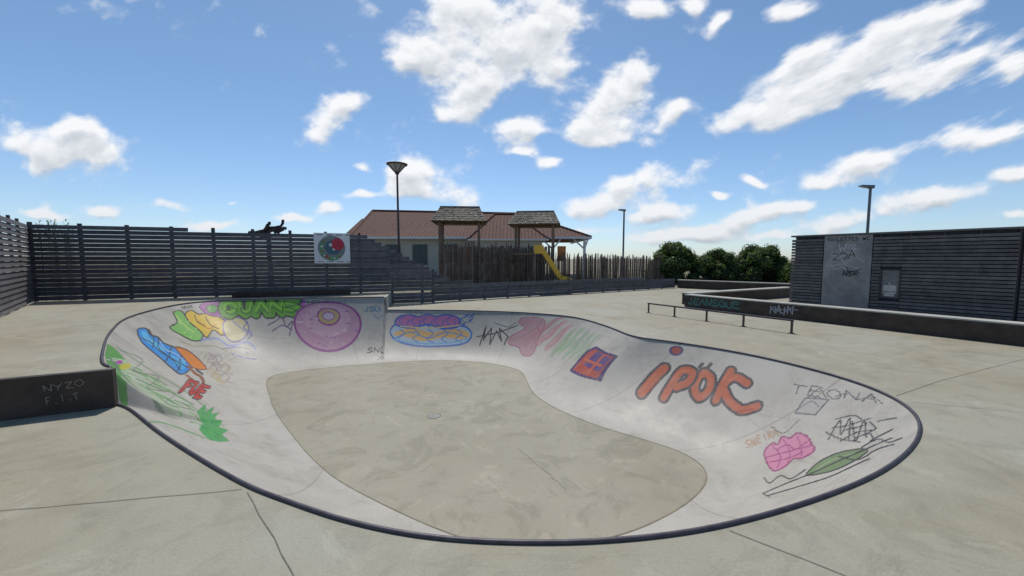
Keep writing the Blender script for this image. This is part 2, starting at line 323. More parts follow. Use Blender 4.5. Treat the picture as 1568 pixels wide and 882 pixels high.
for l in ([(1140,640),(1164,636)],[(1004,606),(1018,590)]): a.line(l,(.24,.035,.02),2.2)
a=Piece('M',2.6)
GY=(.05,.05,.08)
a.text('TEONA',1218,600,1350,612,17,GY,1.9,jit=.1); a.poly([(1228,646),(1240,622),(1274,625),(1258,650)],(.30,.30,.31),GY,1.5,.3,False)
a.line([(1232,640),(1250,628),(1262,638)],GY,1.5); a.line([(1244,622),(1258,606),(1270,622)],GY,1.6)
a.line([(1282,620),(1300,612),(1316,622),(1336,614),(1352,626)],GY,1.5)
a=Piece('N',1.7)
for l in ([(1283,690),(1296,660),(1300,684),(1310,657),(1312,690)],[(1286,672),(1310,668),(1338,656)],[(1314,662),(1322,694),(1330,660),(1336,688)],[(1300,694),(1322,680),(1344,676)],[(1278,678),(1300,690),(1328,696)],[(1338,662),(1348,672),(1334,684)],[(1350,660),(1376,650)],[(1342,694),(1372,672)],[(1290,658),(1316,652),(1334,666),(1306,676)],[(1320,690),(1340,682),(1350,696)]):
    a.line(l,BK,2.1)
a=Piece('O',1.9)
a.text('SNEIRA',1156,684,1208,668,11,(.42,.22,.11),1.6,jit=.1); a.line([(1196,664),(1216,676),(1238,656)],(.1,.08,.08),1.4)
a.poly([(1187,702),(1200,690),(1208,692),(1214,681),(1226,684),(1236,677),(1250,683),(1258,696),(1262,706),(1246,716),(1232,716),(1222,726),(1204,733),(1192,720)],(.52,.23,.33),(.26,.05,.15),2.0)
for l in ([(1200,694),(1212,710),(1208,728)],[(1216,686),(1226,704),(1224,722)],[(1236,682),(1242,698),(1244,714)],[(1190,710),(1214,706),(1256,698)],[(1196,718),(1226,714),(1246,706)],[(1206,700),(1222,694),(1234,702),(1250,692)]): a.line(l,(.30,.06,.18),1.8)
a=Piece('P',2.6)
a.poly([(1256,747),(1272,728),(1300,714),(1330,708),(1338,712),(1318,730),(1290,744)],(.12,.19,.08),BK,1.6,.85)
a.line([(1270,740),(1290,726),(1320,716)],(.2,.28,.15),2.4,.8)
for l in ([(1182,770),(1225,757),(1270,742),(1330,712),(1370,686)],[(1188,776),(1240,766),(1290,752),(1340,724)],[(1330,706),(1352,690),(1366,694),(1384,682)],[(1186,740),(1196,752),(1215,742),(1232,750),(1255,737)],[(1300,720),(1326,726),(1350,708),(1372,696)],[(1182,770),(1192,779)]):
    a.line(l,BK,2.2)
fade=np.kron(rng.uniform(.9,1,(NS//20,NT//10)),np.ones((20,10)))[:NS,:NT]
paint[...,3]*=fade
for s_ in (1.1,3.9,6.9,9.0,11.4,14.0,16.6,19.4,22.2,24.9,28.3,31.2):
    i=int(s_/tot*NS); sl=paint[i-1:i+1]; m=sl[...,3]<.1; sl[m]=(.10,.09,.08,.45)
for k in range(80):
    i=rng.integers(40,NS-140); j=int(rng.integers(8,NT-30)); ln_=int(rng.integers(25,90)); sl_=rng.uniform(-.35,.35)
    for d_ in range(ln_):
        jj=int(np.clip(j+sl_*d_+6*math.sin(d_/30),2,NT-2))
        if paint[i+d_,jj,3]<.1: paint[i+d_,jj]=(.13,.12,.12,rng.uniform(.12,.4))

bowl=empty("skate_bowl")
m_wall=concrete("bowl_wall_concrete",(.385,.360,.322),(.36,.338,.30),.54,True,.35,.5,.12,.3)
m_floor=concrete("bowl_floor_concrete",(.282,.258,.198),(.255,.232,.172),.66,False,.8,.6,.34,.5)
m_deck=concrete("deck_concrete",(.310,.296,.236),(.285,.252,.180),.76,False,.55,.3,.24,.45)
m_steel=simple("coping_steel",(.075,.066,.078),.5,.5,.3,9)
m_joint=simple("joint_dark",(.15,.145,.115),.9,0,.3,20)
m_cap=concrete("cap_concrete",(.42,.41,.37),(.36,.35,.31),.7,False,.4,.8)
m_rust=simple("weathering_steel",(.050,.035,.028),.6,.2,.5,3)
gridmesh("wall",P,[m_wall],bowl,True,paint)

st=6; qf=q[::st]
tri=geometry.tessellate_polygon([[Vector((x,y,0)) for x,y in qf]])
mesh("floor",[(x,y,DEPTH) for x,y in qf],tri,[m_floor],bowl)
b=MB()
nrm=(c-q); nrm/=np.linalg.norm(nrm,axis=1)[:,None]
for k in range(0,NS,st):
    k2=(k+st)%NS
    b.quad((*(q[k]-nrm[k]*.022),DEPTH+.004),(*(q[k2]-nrm[k2]*.022),DEPTH+.004),(*(q[k2]-nrm[k2]*.005),DEPTH+.004),(*(q[k]-nrm[k]*.005),DEPTH+.004))
b.out("floor_joint",[simple("floor_edge",(.21,.18,.12),.8)],bowl)
b=MB()
def disc(b,cx,cy,z,r0,r1,n=28,mi=0):
    for k in range(n):
        a0=2*math.pi*k/n;a1=2*math.pi*(k+1)/n
        b.quad((cx+r1*math.cos(a0),cy+r1*math.sin(a0),z),(cx+r1*math.cos(a1),cy+r1*math.sin(a1),z),(cx+r0*math.cos(a1),cy+r0*math.sin(a1),z),(cx+r0*math.cos(a0),cy+r0*math.sin(a0),z),mi=mi)
disc(b,-1.51,7.28,DEPTH+.004,.115,.13); disc(b,-1.51,7.28,DEPTH+.004,.0,.115,mi=1)
def strip(b,pts,w,z,mi=0):
    for (x0,y0),(x1,y1) in zip(pts,pts[1:]):
        d=np.array([x1-x0,y1-y0]); d/=np.linalg.norm(d); n=np.array([-d[1],d[0]])*w/2
        b.quad((x0-n[0],y0-n[1],z),(x1-n[0],y1-n[1],z),(x1+n[0],y1+n[1],z),(x0+n[0],y0+n[1],z),mi=mi)
def crack(p0,p1,n=10,j=.04):
    return [(p0[0]+(p1[0]-p0[0])*k/n+random.uniform(-j,j),p0[1]+(p1[1]-p0[1])*k/n+random.uniform(-j,j)) for k in range(n+1)]
m_fj=simple("floor_cement",(.25,.255,.23),.8,0,.2,9)
b.out("drain",[m_joint,m_fj],bowl)
b=MB(); strip(b,crack((0.1,6.0),(.7,4.9),14,.03),.004,DEPTH+.005)
b.out("floor_crack",[simple("crack_dark",(.17,.155,.12),.9)],bowl)
rr=.017; K=10; V=[];Fc=[]
c3=np.c_[c,zt+.008]; stp=3; ids=list(range(0,NS-2,stp)); n=len(ids)
for a_,k in enumerate(ids):
    t=c3[ids[(a_+1)%n]]-c3[ids[a_-1]]; t/=np.linalg.norm(t); o=np.array([nrm[k][0],nrm[k][1],0]); u=np.cross(t,o); u/=np.linalg.norm(u); o=np.cross(u,t)
    for s_ in range(K):
        g=2*math.pi*s_/K; V.append(c3[k]+rr*(math.cos(g)*o+math.sin(g)*u))
for a_ in range(n):
    for s_ in range(K):
        a2=(a_+1)%n; Fc.append((a_*K+s_,a2*K+s_,a2*K+(s_+1)%K,a_*K+(s_+1)%K))
mesh("coping",V,Fc,[m_steel],bowl,True)

# ------------------------------------------------------------------ decks and terrain
outer=[(-40,-15),(45,-15),(45,14),(16,19.4),(9.9,23.3),(-3.2,15.75),(-14.7,11.75),(-40,4)]
hole=[tuple(v) for v in (c+nrm*.008)[::4]]
pl=[[Vector((x,y,0)) for x,y in outer],[Vector((x,y,0)) for x,y in hole]]
tri=geometry.tessellate_polygon(pl); allp=outer+hole
deck=mesh("concrete_deck",[(x,y,0) for x,y in allp],tri,[m_deck])
big=[(-700,-300),(700,-300),(700,1200),(-700,1200)]
tri=geometry.tessellate_polygon([[Vector((x,y,0)) for x,y in big],[Vector((x,y,0)) for x,y in outer]])
mt,nt,bs=mat("sandy_ground"); Pn=pos(nt); n1=noise(nt,.6,8,.7,Pn); nt.links.new(ramp(nt,n1.outputs[0],[(.38,(.07,.09,.04)),(.5,(.22,.19,.13)),(.65,(.34,.29,.21))]).outputs[0],bs.inputs["Base Color"]); bs.inputs["Roughness"].default_value=.95
mesh("ground",[(x,y,0) for x,y in big+outer],tri,[mt])
b=MB()
for pts in (crack((-1.98,2.76),(-1.0,1.8),8,.006),crack((-2.06,2.80),(-4.2,2.45),12,.008),crack((1.40,2.36),(2.6,1.4),8,.006),[(8.93,6.61),(6.16,5.42),(4.9,4.8)],[(2.6,9.0),(5.2,10.2),(6.4,10.8)],[(-1.2,13.1),(-.9,16.8)]):
    strip(b,pts,.006,.004)
strip(b,crack((4.9,4.6),(12,2.0),12,.01),.005,.004)
b.out("expansion_joints",[m_joint])
b=MB(); b.box((5.05,3.05),.5,.28,0,.005,.3); b.out("cement_patch",[simple("patch_grey",(.20,.20,.19),.8)])

plat=empty("raised_platform")
arc=[tuple(v) for k,v in enumerate(c+nrm*.008) if ui[k]>=29.62 and ui[k]<=38.35][::4]
e0=(-4.70,4.46); ef=(-6.5,3.6)
poly=[ef,e0]+arc+[(-4.33,13.05),(-4.75,14.98),(-14.5,11.66)]
tri=geometry.tessellate_polygon([[Vector((x,y,0)) for x,y in poly]])
mesh("platform_top",[(x,y,.45) for x,y in poly],tri,[m_deck],plat)
b=MB(); d=Vector((e0[0]-ef[0],e0[1]-ef[1],0)).normalized(); nn=Vector((d.y,-d.x,0))
A0=Vector((*ef,0)); B0=Vector((*e0,0))
b.hexa([tuple(v) for v in (A0+nn*.03,B0+nn*.03,B0-nn*.05,A0-nn*.05)]+[tuple(v+Vector((0,0,.452))) for v in (A0+nn*.03,B0+nn*.03,B0-nn*.05,A0-nn*.05)])
b.hexa([(-4.33,13.05,0),(-4.28,13.05,0),(-4.70,14.98,0),(-4.75,14.98,0),(-4.33,13.05,.448),(-4.28,13.05,.448),(-4.70,14.98,.448),(-4.75,14.98,.448)],1)
b.out("steel_riser",[m_rust,m_cap],plat)
m_chalk=simple("chalk_paint",(.24,.22,.18),.8)
b=MB(); org=B0+nn*.03+Vector((0,0,.45)); org2=org-d*.60
def rb(b,lines,org,ex,w,n,off=.004,mi=0):
    for l in lines:
        p=[org+ex*x+Vector((0,0,-1))*y for x,y in l]
        for a0,a1 in zip(p,p[1:]):
            t=(a1-a0)
            if t.length<1e-5: continue
            t.normalize(); s_=t.cross(n).normalized()*w/2; o=n*(off+random.uniform(0,.001)); b.quad(a0-s_+o-t*w*.3,a1-s_+o+t*w*.3,a1+s_+o+t*w*.3,a0+s_+o-t*w*.3,mi=mi)
rb(b,text_lines('NYZO',.02,.11,.36,.07,.075,.2,.10),org2,d,.008,nn); rb(b,text_lines('F.I.T',.03,.25,.31,.22,.075,.2,.10),org2,d,.008,nn)
rb(b,text_lines('WJ',-.75,.10,-.5,.12,.09,.2,.1),org2,d,.008,nn); rb(b,[[(-.72,.26),(-.6,.22),(-.5,.27)]],org2,d,.007,nn)
b.out("chalk_tags",[m_chalk],plat)
b=MB(); fd=Vector((11.3,3.85,0)).normalized(); fa=math.atan2(fd.y,fd.x)
b.box((-7.6,13.42),3.6,.4,.45,.64,fa); b.out("manual_pad",[m_rust],plat)

# ------------------------------------------------------------------ slatted fences
m_slat=simple("weathered_slats",(.098,.088,.092),.7,0,.35,5,.2,.28)
m_post=simple("fence_post",(.05,.045,.05),.7)
def slat_fence(name,p0,p1,zb,prof,pitch=.135,h=.127,post=1.15):
    p0=Vector((*p0,0));p1=Vector((*p1,0)); Ln=(p1-p0).length; d=(p1-p0)/Ln; n=Vector((d.y,-d.x,0)); b=MB()
    ks=[a for a,_ in prof]; zs=[z for _,z in prof]
    top=lambda k: float(np.interp(k,ks,zs))
    z=zb+.03
    while z+h<=max(zs)+.001:
        kk=0
        while kk<Ln-.01 and top(kk)>=z+h-.02: kk+=.02
        kk=min(kk,Ln); s0=0
        while s0<kk-.02:
            s1=min(s0+post*3,kk); a_=p0+d*(s0+.002); e_=p0+d*(s1-.002); jz=random.uniform(-.003,.003)
            Q=[a_+n*.050,e_+n*.050,e_+n*.022,a_+n*.022]; Q2=[a_+n*.022,e_+n*.022,e_-n*.006,a_-n*.006]
            b.hexa([(v.x,v.y,z+jz) for v in Q]+[(v.x,v.y,z+h+jz) for v in Q2]); s0=s1
        z+=pitch
    k=.05
    while k<Ln:
        pz=top(k)+.05; pp=p0+d*k-n*.050; b.box((pp.x,pp.y),.09,.06,zb-.45 if zb>0 else 0,pz,math.atan2(d.y,d.x),1)
        k+=post
    return b.out(name,[m_slat,m_post])
slat_fence("slatted_timber_fence",(-14.5,11.6),(-3.2,15.45),.45,[(0,2.80),(6,2.72),(9.44,2.66),(11.94,1.33)])
slat_fence("slatted_timber_fence",(-3.2,15.45),(9.7,22.95),0,[(0,1.30),(.95,.82),(3,.80),(15,.64)])
slat_fence("slatted_timber_fence",(-6.5,3.6),(-14.5,11.6),.45,[(0,2.86),(11.4,2.82)],h=.122)
slat_fence("slatted_timber_fence",(-4.72,14.93),(-3.2,15.45),-.02,[(0,.47),(1.6,.47)])

sg=empty("skatepark_rules_sign"); ctr=Vector((-6.62,14.285,0)); fn=Vector((fd.y,-fd.x,0)); ctr=ctr+fn*.065
def onp(u,v,o): return ctr+fd*u+Vector((0,0,2.13+v))+fn*o
b=MB(); b.hexa([tuple(onp(*k)) for k in ((-.6,-.55,.03),(.6,-.55,.03),(.6,-.55,.0),(-.6,-.55,.0),(-.6,.55,.03),(.6,.55,.03),(.6,.55,.0),(-.6,.55,.0))]); b.out("board",[simple("sign_white",(.66,.66,.68),.5,0,.06)],sg)
def pdisc(b,u,v,r,o,mi,a0=0,a1=6.2832,r0=0,n=30):
    for k in range(n):
        s=a0+(a1-a0)*k/n;e=a0+(a1-a0)*(k+1)/n
        b.quad(onp(u+r0*math.cos(s),v+r0*math.sin(s),o),onp(u+r*math.cos(s),v+r*math.sin(s),o),onp(u+r*math.cos(e),v+r*math.sin(e),o),onp(u+r0*math.cos(e),v+r0*math.sin(e),o),mi=mi)
b=MB(); pdisc(b,-.02,0,.46,.034,0); pdisc(b,0,-.02,.42,.038,1,r0=.30,a0=2.2,a1=5.6); pdisc(b,.03,.03,.27,.042,2); pdisc(b,.18,.14,.22,.046,3)
pdisc(b,-.05,.12,.06,.050,4); pdisc(b,.05,-.05,.04,.050,4); pdisc(b,-.2,-.3,.05,.050,3)
for k in range(7): pdisc(b,.36*math.cos(2.4+k*.5),-.02+.36*math.sin(2.4+k*.5),.035,.050,4 if k%2 else 3,n=10)
for k in range(4):
    u=-.5+k*.32; b.quad(onp(u,.47,.034),onp(u+.2,.47,.034),onp(u+.2,.50,.034),onp(u,.50,.034),mi=5)
    b.quad(onp(u,-.50,.034),onp(u+.22,-.50,.034),onp(u+.22,-.48,.034),onp(u,-.48,.034),mi=5)
b.out("print",[simple("s_grey",(.20,.22,.24)),simple("s_green",(.10,.30,.14)),simple("s_blue",(.05,.12,.16)),simple("s_red",(.45,.03,.06)),simple("s_white",(.6,.6,.6)),simple("s_ink",(.1,.1,.12))],sg)

# ------------------------------------------------------------------ low walls + rail
lw=empty("low_ledge_wall"); b=MB(); dB=Vector((.519,-.855,0)).normalized(); nB=Vector((dB.y,-dB.x,0))
if nB.x>0: nB=-nB
def wallseg(b,p,q_,n,th,z0,z1,capo=.02,capt=.05):
    p=Vector((*p,0));q_=Vector((*q_,0)); d=(q_-p).normalized()
    Q=[p,q_,q_-n*th,p-n*th]; b.hexa([(v.x,v.y,z0) for v in Q]+[(v.x,v.y,z1-capt) for v in Q],0)
    Q=[p+n*capo-d*capo,q_+n*capo+d*capo,q_-n*(th+capo)+d*capo,p-n*(th+capo)-d*capo]; b.hexa([(v.x,v.y,z1-capt) for v in Q]+[(v.x,v.y,z1) for v in Q],1)
wallseg(b,(6.3,14.0),(6.3+.519*22,14.0-.855*22),nB,.40,0,.45,.005,.03)
nC=Vector((.45,-.89,0)).normalized()
wallseg(b,(6.72,14.48),(12.9,17.6),nC,.35,0,.45)
b.out("body",[m_rust,m_cap],lw)
b=MB(); LP=Vector((6.3,14.0,.42))+nB*.002
rb(b,text_lines('JEANSOUE',.15,.08,2.0,.08,.20,.2,.08),LP,dB,.060,nB,.004,0); rb(b,text_lines('JEANSOUE',.18,.10,2.03,.10,.14,.2,.08),LP,dB,.018,nB,.007,2)
rb(b,text_lines('NAIN',2.9,.06,3.5,.06,.22,.1,.15),LP,dB,.024,nB,.004,1); rb(b,[[(2.9,.2),(3.6,.13)],[(2.95,.1),(3.2,.28),(3.5,.05)]],LP,dB,.018,nB,.006,1)
b.out("tags",[simple("tag_teal",(.05,.16,.14)),simple("tag_grey",(.34,.34,.40)),simple("tag_dark",(.015,.03,.03))],lw)
b=MB(); wallseg(b,(9.9,23.0),(15.6,17.8),Vector((-.67,-.74,0)).normalized(),.3,0,.50); b.out("far_ledge_wall",[m_rust,m_cap])

gr=empty("grind_rail"); b=MB(); r0=Vector((4.42,12.38,0)); r4=Vector((6.56,8.94,0)); rd=(r4-r0).normalized()
b.beam(r0-rd*.03+Vector((0,0,.305)),r4+rd*.03+Vector((0,0,.305)),.055,.04)
for p_ in (r0,Vector((4.91,11.55,0)),Vector((5.44,10.68,0)),Vector((5.98,9.86,0)),r4):
    b.beam(p_,p_+Vector((0,0,.285)),.045,.03); b.box((p_.x,p_.y),.12,.12,0,.008,math.atan2(rd.y,rd.x))
b.out("rail",[simple("rail_steel",(.085,.06,.055),.45,.4,.35,9)],gr)

# ------------------------------------------------------------------ toilet building
tb=empty("public_toilet_building"); P0=Vector((9.5,13.1,0)); td=Vector((.588,-.809,0)).normalized(); tn=Vector((td.y,-td.x,0))
if tn.x>0: tn=-tn
zt_=2.52; Lb=7.5
def tp(k,z,o): return tuple(P0+td*k+tn*o+Vector((0,0,z)))
def tbox(b,k0,k1,z0,z1,o0,o1,mi=0): b.hexa([tp(k0,z0,o1),tp(k1,z0,o1),tp(k1,z0,o0),tp(k0,z0,o0),tp(k0,z1,o1),tp(k1,z1,o1),tp(k1,z1,o0),tp(k0,z1,o0)],mi)
b=MB(); tbox(b,.06,Lb-.06,0,zt_-.05,-4.5,-.06)
b.out("walls",[simple("wall_dark",(.045,.042,.05),.8)],tb)
b=MB(); z=.05
while z<zt_-.12:
    for k0,k1 in ((0,.84),(2.03,2.22),(2.66,4.66),(4.72,Lb)):
        s0=k0
        while s0<k1-.01:
            s1=min(k1,s0+2.0); tbox(b,s0+.002,s1-.002,z,z+.072,0,.03); s0=s1
    if z<.52 or z>1.45: tbox(b,2.222,2.658,z,z+.072,0,.03)
    b.hexa([tp(-.03,z,.0),tp(0,z,.0),tp(0,z,-4.5),tp(-.03,z,-4.5),tp(-.03,z+.072,.0),tp(0,z+.072,.0),tp(0,z+.072,-4.5),tp(-.03,z+.072,-4.5)])
    z+=.098
k=.3
while k<Lb:
    if not(.84<k<2.03): tbox(b,k,k+.045,0,zt_-.06,-.055,-.003,1)
    k+=.62
b.out("cladding",[simple("toilet_slats",(.115,.103,.104),.7,0,.35,5,.2,.22),m_post],tb)
b=MB(); tbox(b,-.05,Lb+.05,zt_-.05,zt_,-4.6,.06); b.out("roof_edge",[simple("roof_edge",(.12,.115,.12),.6)],tb)
b=MB(); tbox(b,.86,2.01,.02,zt_-.06,-.05,.02); b.out("door",[simple("door_panel",(.25,.235,.225),.5,0,.30,2.5)],tb)
b=MB(); tbox(b,2.25,2.63,.62,1.42,-.055,-.02,0); tbox(b,2.22,2.25,.6,1.44,-.05,.05,1); tbox(b,2.63,2.66,.6,1.44,-.05,.05,1); tbox(b,2.25,2.63,1.41,1.44,-.05,.05,1); tbox(b,2.25,2.63,.60,.63,-.05,.05,1)
tbox(b,2.30,2.58,.74,.78,-.019,.03,2); tbox(b,2.33,2.55,.66,.74,-.019,.01,2); tbox(b,2.42,2.46,1.02,1.05,-.019,.03,2); tbox(b,2.30,2.58,.80,.98,-.019,-.012,2)
b.out("washbasin_niche",[simple("niche",(.15,.15,.16),.3,.5),m_post,simple("basin",(.42,.42,.42),.3,.3)],tb)
b=MB()
def rt(lines,ko,zo,w,mi): rb(b,lines,Vector(tp(ko,zo,.0)),td,w,tn,.024,mi)
rt(text_lines('TOILETTES WC',.06,0,1.10,0,.10),.86,2.40,.016,0)
rt(text_lines('ZOA',.12,.05,.70,-.02,.20,.1,.15),.95,1.95,.018,0); rt(text_lines('NSR',.42,.0,.82,.02,.16,.2,.12),.95,1.38,.024,0); rt(text_lines('WRB',.30,.0,.75,.0,.20,.1,.15),.95,2.20,.014,1)
rt([[(.05,.3),(.3,.1),(.45,.42),(.7,.2),(.9,.35)],[(.0,.5),(.4,.42),(.8,.55)],[(.1,.1),(.3,.22),(.65,.02)],[(.1,.42),(.2,.6),(.4,.5),(.5,.62)]],.95,2.0,.013,1)
rt([[(.4,.0),(.8,.1)],[(.45,.15),(.85,-.05)],[(.5,-.1),(.6,.2)]],.95,1.40,.016,0)
b.out("lettering",[simple("ink_dark",(.015,.015,.015)),simple("ink_light",(.55,.55,.58))],tb)

# ------------------------------------------------------------------ lamps
m_lpole=simple("lamp_paint_maroon",(.06,.035,.04),.4,.3); m_glass=simple("lamp_glass",(.35,.36,.36),.3); m_gpole=simple("lamp_galvanised",(.13,.14,.16),.45,.3)
def frustum(b,x,y,z0,z1,r0,r1,n=4,mi=0,rot=.785):
    i=len(b.V)
    for z,r in ((z0,r0),(z1,r1)):
        for k in range(n): t=rot+2*math.pi*k/n; b.V.append((x+r*math.cos(t),y+r*math.sin(t),z))
    for k in range(n): b.F.append([i+k,i+(k+1)%n,i+n+(k+1)%n,i+n+k]); b.M.append(mi)
    b.F.append([i+k for k in range(n)][::-1]);b.M.append(mi);b.F.append([i+n+k for k in range(n)]);b.M.append(mi)
l1=empty("street_lamp"); b=MB(); x,y,zh=-7.6,26.0,7.35
b.tube([(x,y,0),(x,y,1.2),(x,y,zh)],[.12,.085,.065],10); frustum(b,x,y,zh-.04,zh+.12,.12,.18,8); frustum(b,x,y,zh+.12,zh+.56,.17,.58,8,1)
for k in range(8):
    t=.785+math.pi/4*k; b.beam((x+.18*math.cos(t),y+.18*math.sin(t),zh+.1),(x+.59*math.cos(t),y+.59*math.sin(t),zh+.56),.03,.03)
frustum(b,x,y,zh+.562,zh+.63,.66,.70,16); frustum(b,x,y,zh+.632,zh+.72,.66,.16,16)
b.out("lantern_and_pole",[m_lpole,m_glass],l1)
def cobra(x,y,h,l,rad):
    e=empty("street_lamp"); b=MB(); b.tube([(x,y,0),(x,y,1.2),(x,y,h-.12)],[rad*1.5,rad*1.1,rad],10)
    b.hexa([(x-l,y-.12,h-.02),(x+.10,y-.12,h-.14),(x+.10,y+.12,h-.14),(x-l,y+.12,h-.02),(x-l+.03,y-.10,h+.04),(x+.12,y-.13,h+.02),(x+.12,y+.13,h+.02),(x-l+.03,y+.10,h+.04)])
    b.hexa([(x-l+.06,y-.09,h-.045),(x-.2,y-.09,h-.105),(x-.2,y+.09,h-.105),(x-l+.06,y+.09,h-.045),(x-l+.06,y-.09,h-.03),(x-.2,y-.09,h-.09),(x-.2,y+.09,h-.09),(x-l+.06,y+.09,h-.03)],1)
    b.out("head_and_pole",[m_gpole,m_glass],e)
cobra(9.2,32,5.75,.5,.07); cobra(18.3,20,5.45,.55,.06)

# ------------------------------------------------------------------ house
m_tile,nt,bs=mat("terracotta_tiles"); g=N(nt,"ShaderNodeTexCoord"); sep=N(nt,"ShaderNodeSeparateXYZ"); nt.links.new(g.outputs["Object"],sep.inputs[0])
def wave(src,sc_):
    m=N(nt,"ShaderNodeMath",operation='MULTIPLY'); nt.links.new(src,m.inputs[0]); m.inputs[1].default_value=sc_
    f_=N(nt,"ShaderNodeMath",operation='SINE'); nt.links.new(m.outputs[0],f_.inputs[0]); return f_
wx=wave(sep.outputs[0],2*math.pi/.30); wz=N(nt,"ShaderNodeMath",operation='FRACT'); mz=N(nt,"ShaderNodeMath",operation='MULTIPLY'); nt.links.new(sep.outputs[2],mz.inputs[0]); mz.inputs[1].default_value=4.5; nt.links.new(mz.outputs[0],wz.inputs[0])
nn1=noise(nt,3,8,.75,g.outputs["Object"])
cc=ramp(nt,nn1.outputs[0],[(.3,(.075,.038,.030)),(.52,(.15,.062,.042)),(.72,(.23,.125,.085))]).outputs[0]
c2=ramp(nt,wx.outputs[0],[(0,(.55,.5,.5)),(.6,(1.05,1.05,1.05))]); cc=mix(nt,cc,c2.outputs[0],.8,'MULTIPLY')
c3_=ramp(nt,wz.outputs[0],[(0,(.35,.32,.32)),(.3,(1,1,1)),(1,(1.1,1.1,1.1))]); cc=mix(nt,cc,c3_.outputs[0],.8,'MULTIPLY')
nt.links.new(cc,bs.inputs["Base Color"]); bs.inputs["Roughness"].default_value=.85; bump(nt,bs,wx.outputs[0],.7,.06)
m_plaster=simple("cream_plaster",(.42,.41,.36),.85,0,.08,2); m_white=simple("white_fascia",(.62,.62,.64),.6,0,.05); m_win=simple("shutter_green",(.05,.08,.08),.5)
hs=empty("tiled_roof_house"); b=MB()
xl,xr,yf,yb,ze,zr=-13.6,6.2,34.5,45,3.62,6.6
ym=(yf+yb)/2
b.quad((xl-.6,yf-.7,ze),(xr+.7,yf-.7,ze),(xr-5.2,ym,zr-.3),(xl-.6,ym,zr))
b.quad((xr+.7,yf-.7,ze),(xr+.7,yb+.7,ze),(xr-5.2,ym,zr-.3))
b.quad((xr+.7,yb+.7,ze),(xl-.6,yb+.7,ze),(xl-.6,ym,zr),(xr-5.2,ym,zr-.3))
b.quad((xl-2.4,37,4.0),(xl-.5,37,4.0),(xl-.5,40.5,5.9),(xl-2.0,40.5,5.9)); b.quad((xl-2.4,37,4.0),(xl-2.0,40.5,5.9),(xl-2.4,44,4.0))
b.quad((-3.6,31.6,3.35),(3.0,31.6,3.35),(.2,36.2,5.85),(-1.6,36.2,5.85)); b.quad((3.0,31.6,3.35),(3.0,38,3.5),(.2,36.2,5.85)); b.quad((-3.6,38,3.5),(-3.6,31.6,3.35),(-1.6,36.2,5.85))
b.out("roof",[m_tile],hs)
b=MB(); b.tube([(xl-.6,ym,zr+.02),(xr-5.2,ym,zr-.28)],[.12,.12],8); b.tube([(xr-5.2,ym,zr-.28),(xr+.7,yf-.7,ze+.02)],[.12,.12],8); b.tube([(-1.6,36.2,5.87),(.2,36.2,5.87)],[.12,.12],8)
b.tube([(xl-.6,ym,zr+.02),(xl-.6,yf-.7,ze+.02)],[.12,.12],8); b.tube([(.2,36.2,5.87),(3.0,31.6,3.37)],[.11,.11],8); b.tube([(-1.6,36.2,5.87),(-3.6,31.6,3.37)],[.11,.11],8)
b.out("ridge_tiles",[m_tile],hs)
b=MB(); b.box(((xl+2.6)/2,ym),2.6-xl,yb-yf,0,ze+.3); b.quad((xl,yf,ze+.3),(xl,yb,ze+.3),(xl,ym,zr-.2)); b.box((-.3,34),5.6,4,0,3.34)
b.out("walls",[m_plaster],hs)
b=MB(); b.beam((xl-.6,yf-.74,ze-.06),(xr+.7,yf-.74,ze-.06),.05,.2); b.beam((xr+.73,yf-.7,ze-.06),(xr+.73,yb+.7,ze-.06),.05,.2); b.beam((-3.6,31.56,3.29),(3.0,31.56,3.29),.05,.14)
for px_ in (xr+.2,xr-2.6):
    b.beam((px_,yf-.3,0),(px_,yf-.3,ze-.1),.2,.2); b.beam((px_,yf-.3,2.6),(px_-1.0,yf-.3,ze-.15),.12,.12); b.beam((px_,yf-.3,2.6),(px_+.7 if px_<xr else px_+.3,yf-.3,ze-.15),.12,.12)
b.out("fascia_and_posts",[m_white],hs)
b=MB()
for wx_ in (-10.6,-8.2,-5.5): b.box((wx_,yf-.02),1.3,.1,1.2,3.0)
b.box((-8.2,yf-.07),.06,.04,1.2,3.0)
b.out("shutters",[m_win],hs)
b=MB(); b.box((xl-1.3,40.5),2.0,6,0,4.0); b.out("wing_wall",[m_plaster],hs)

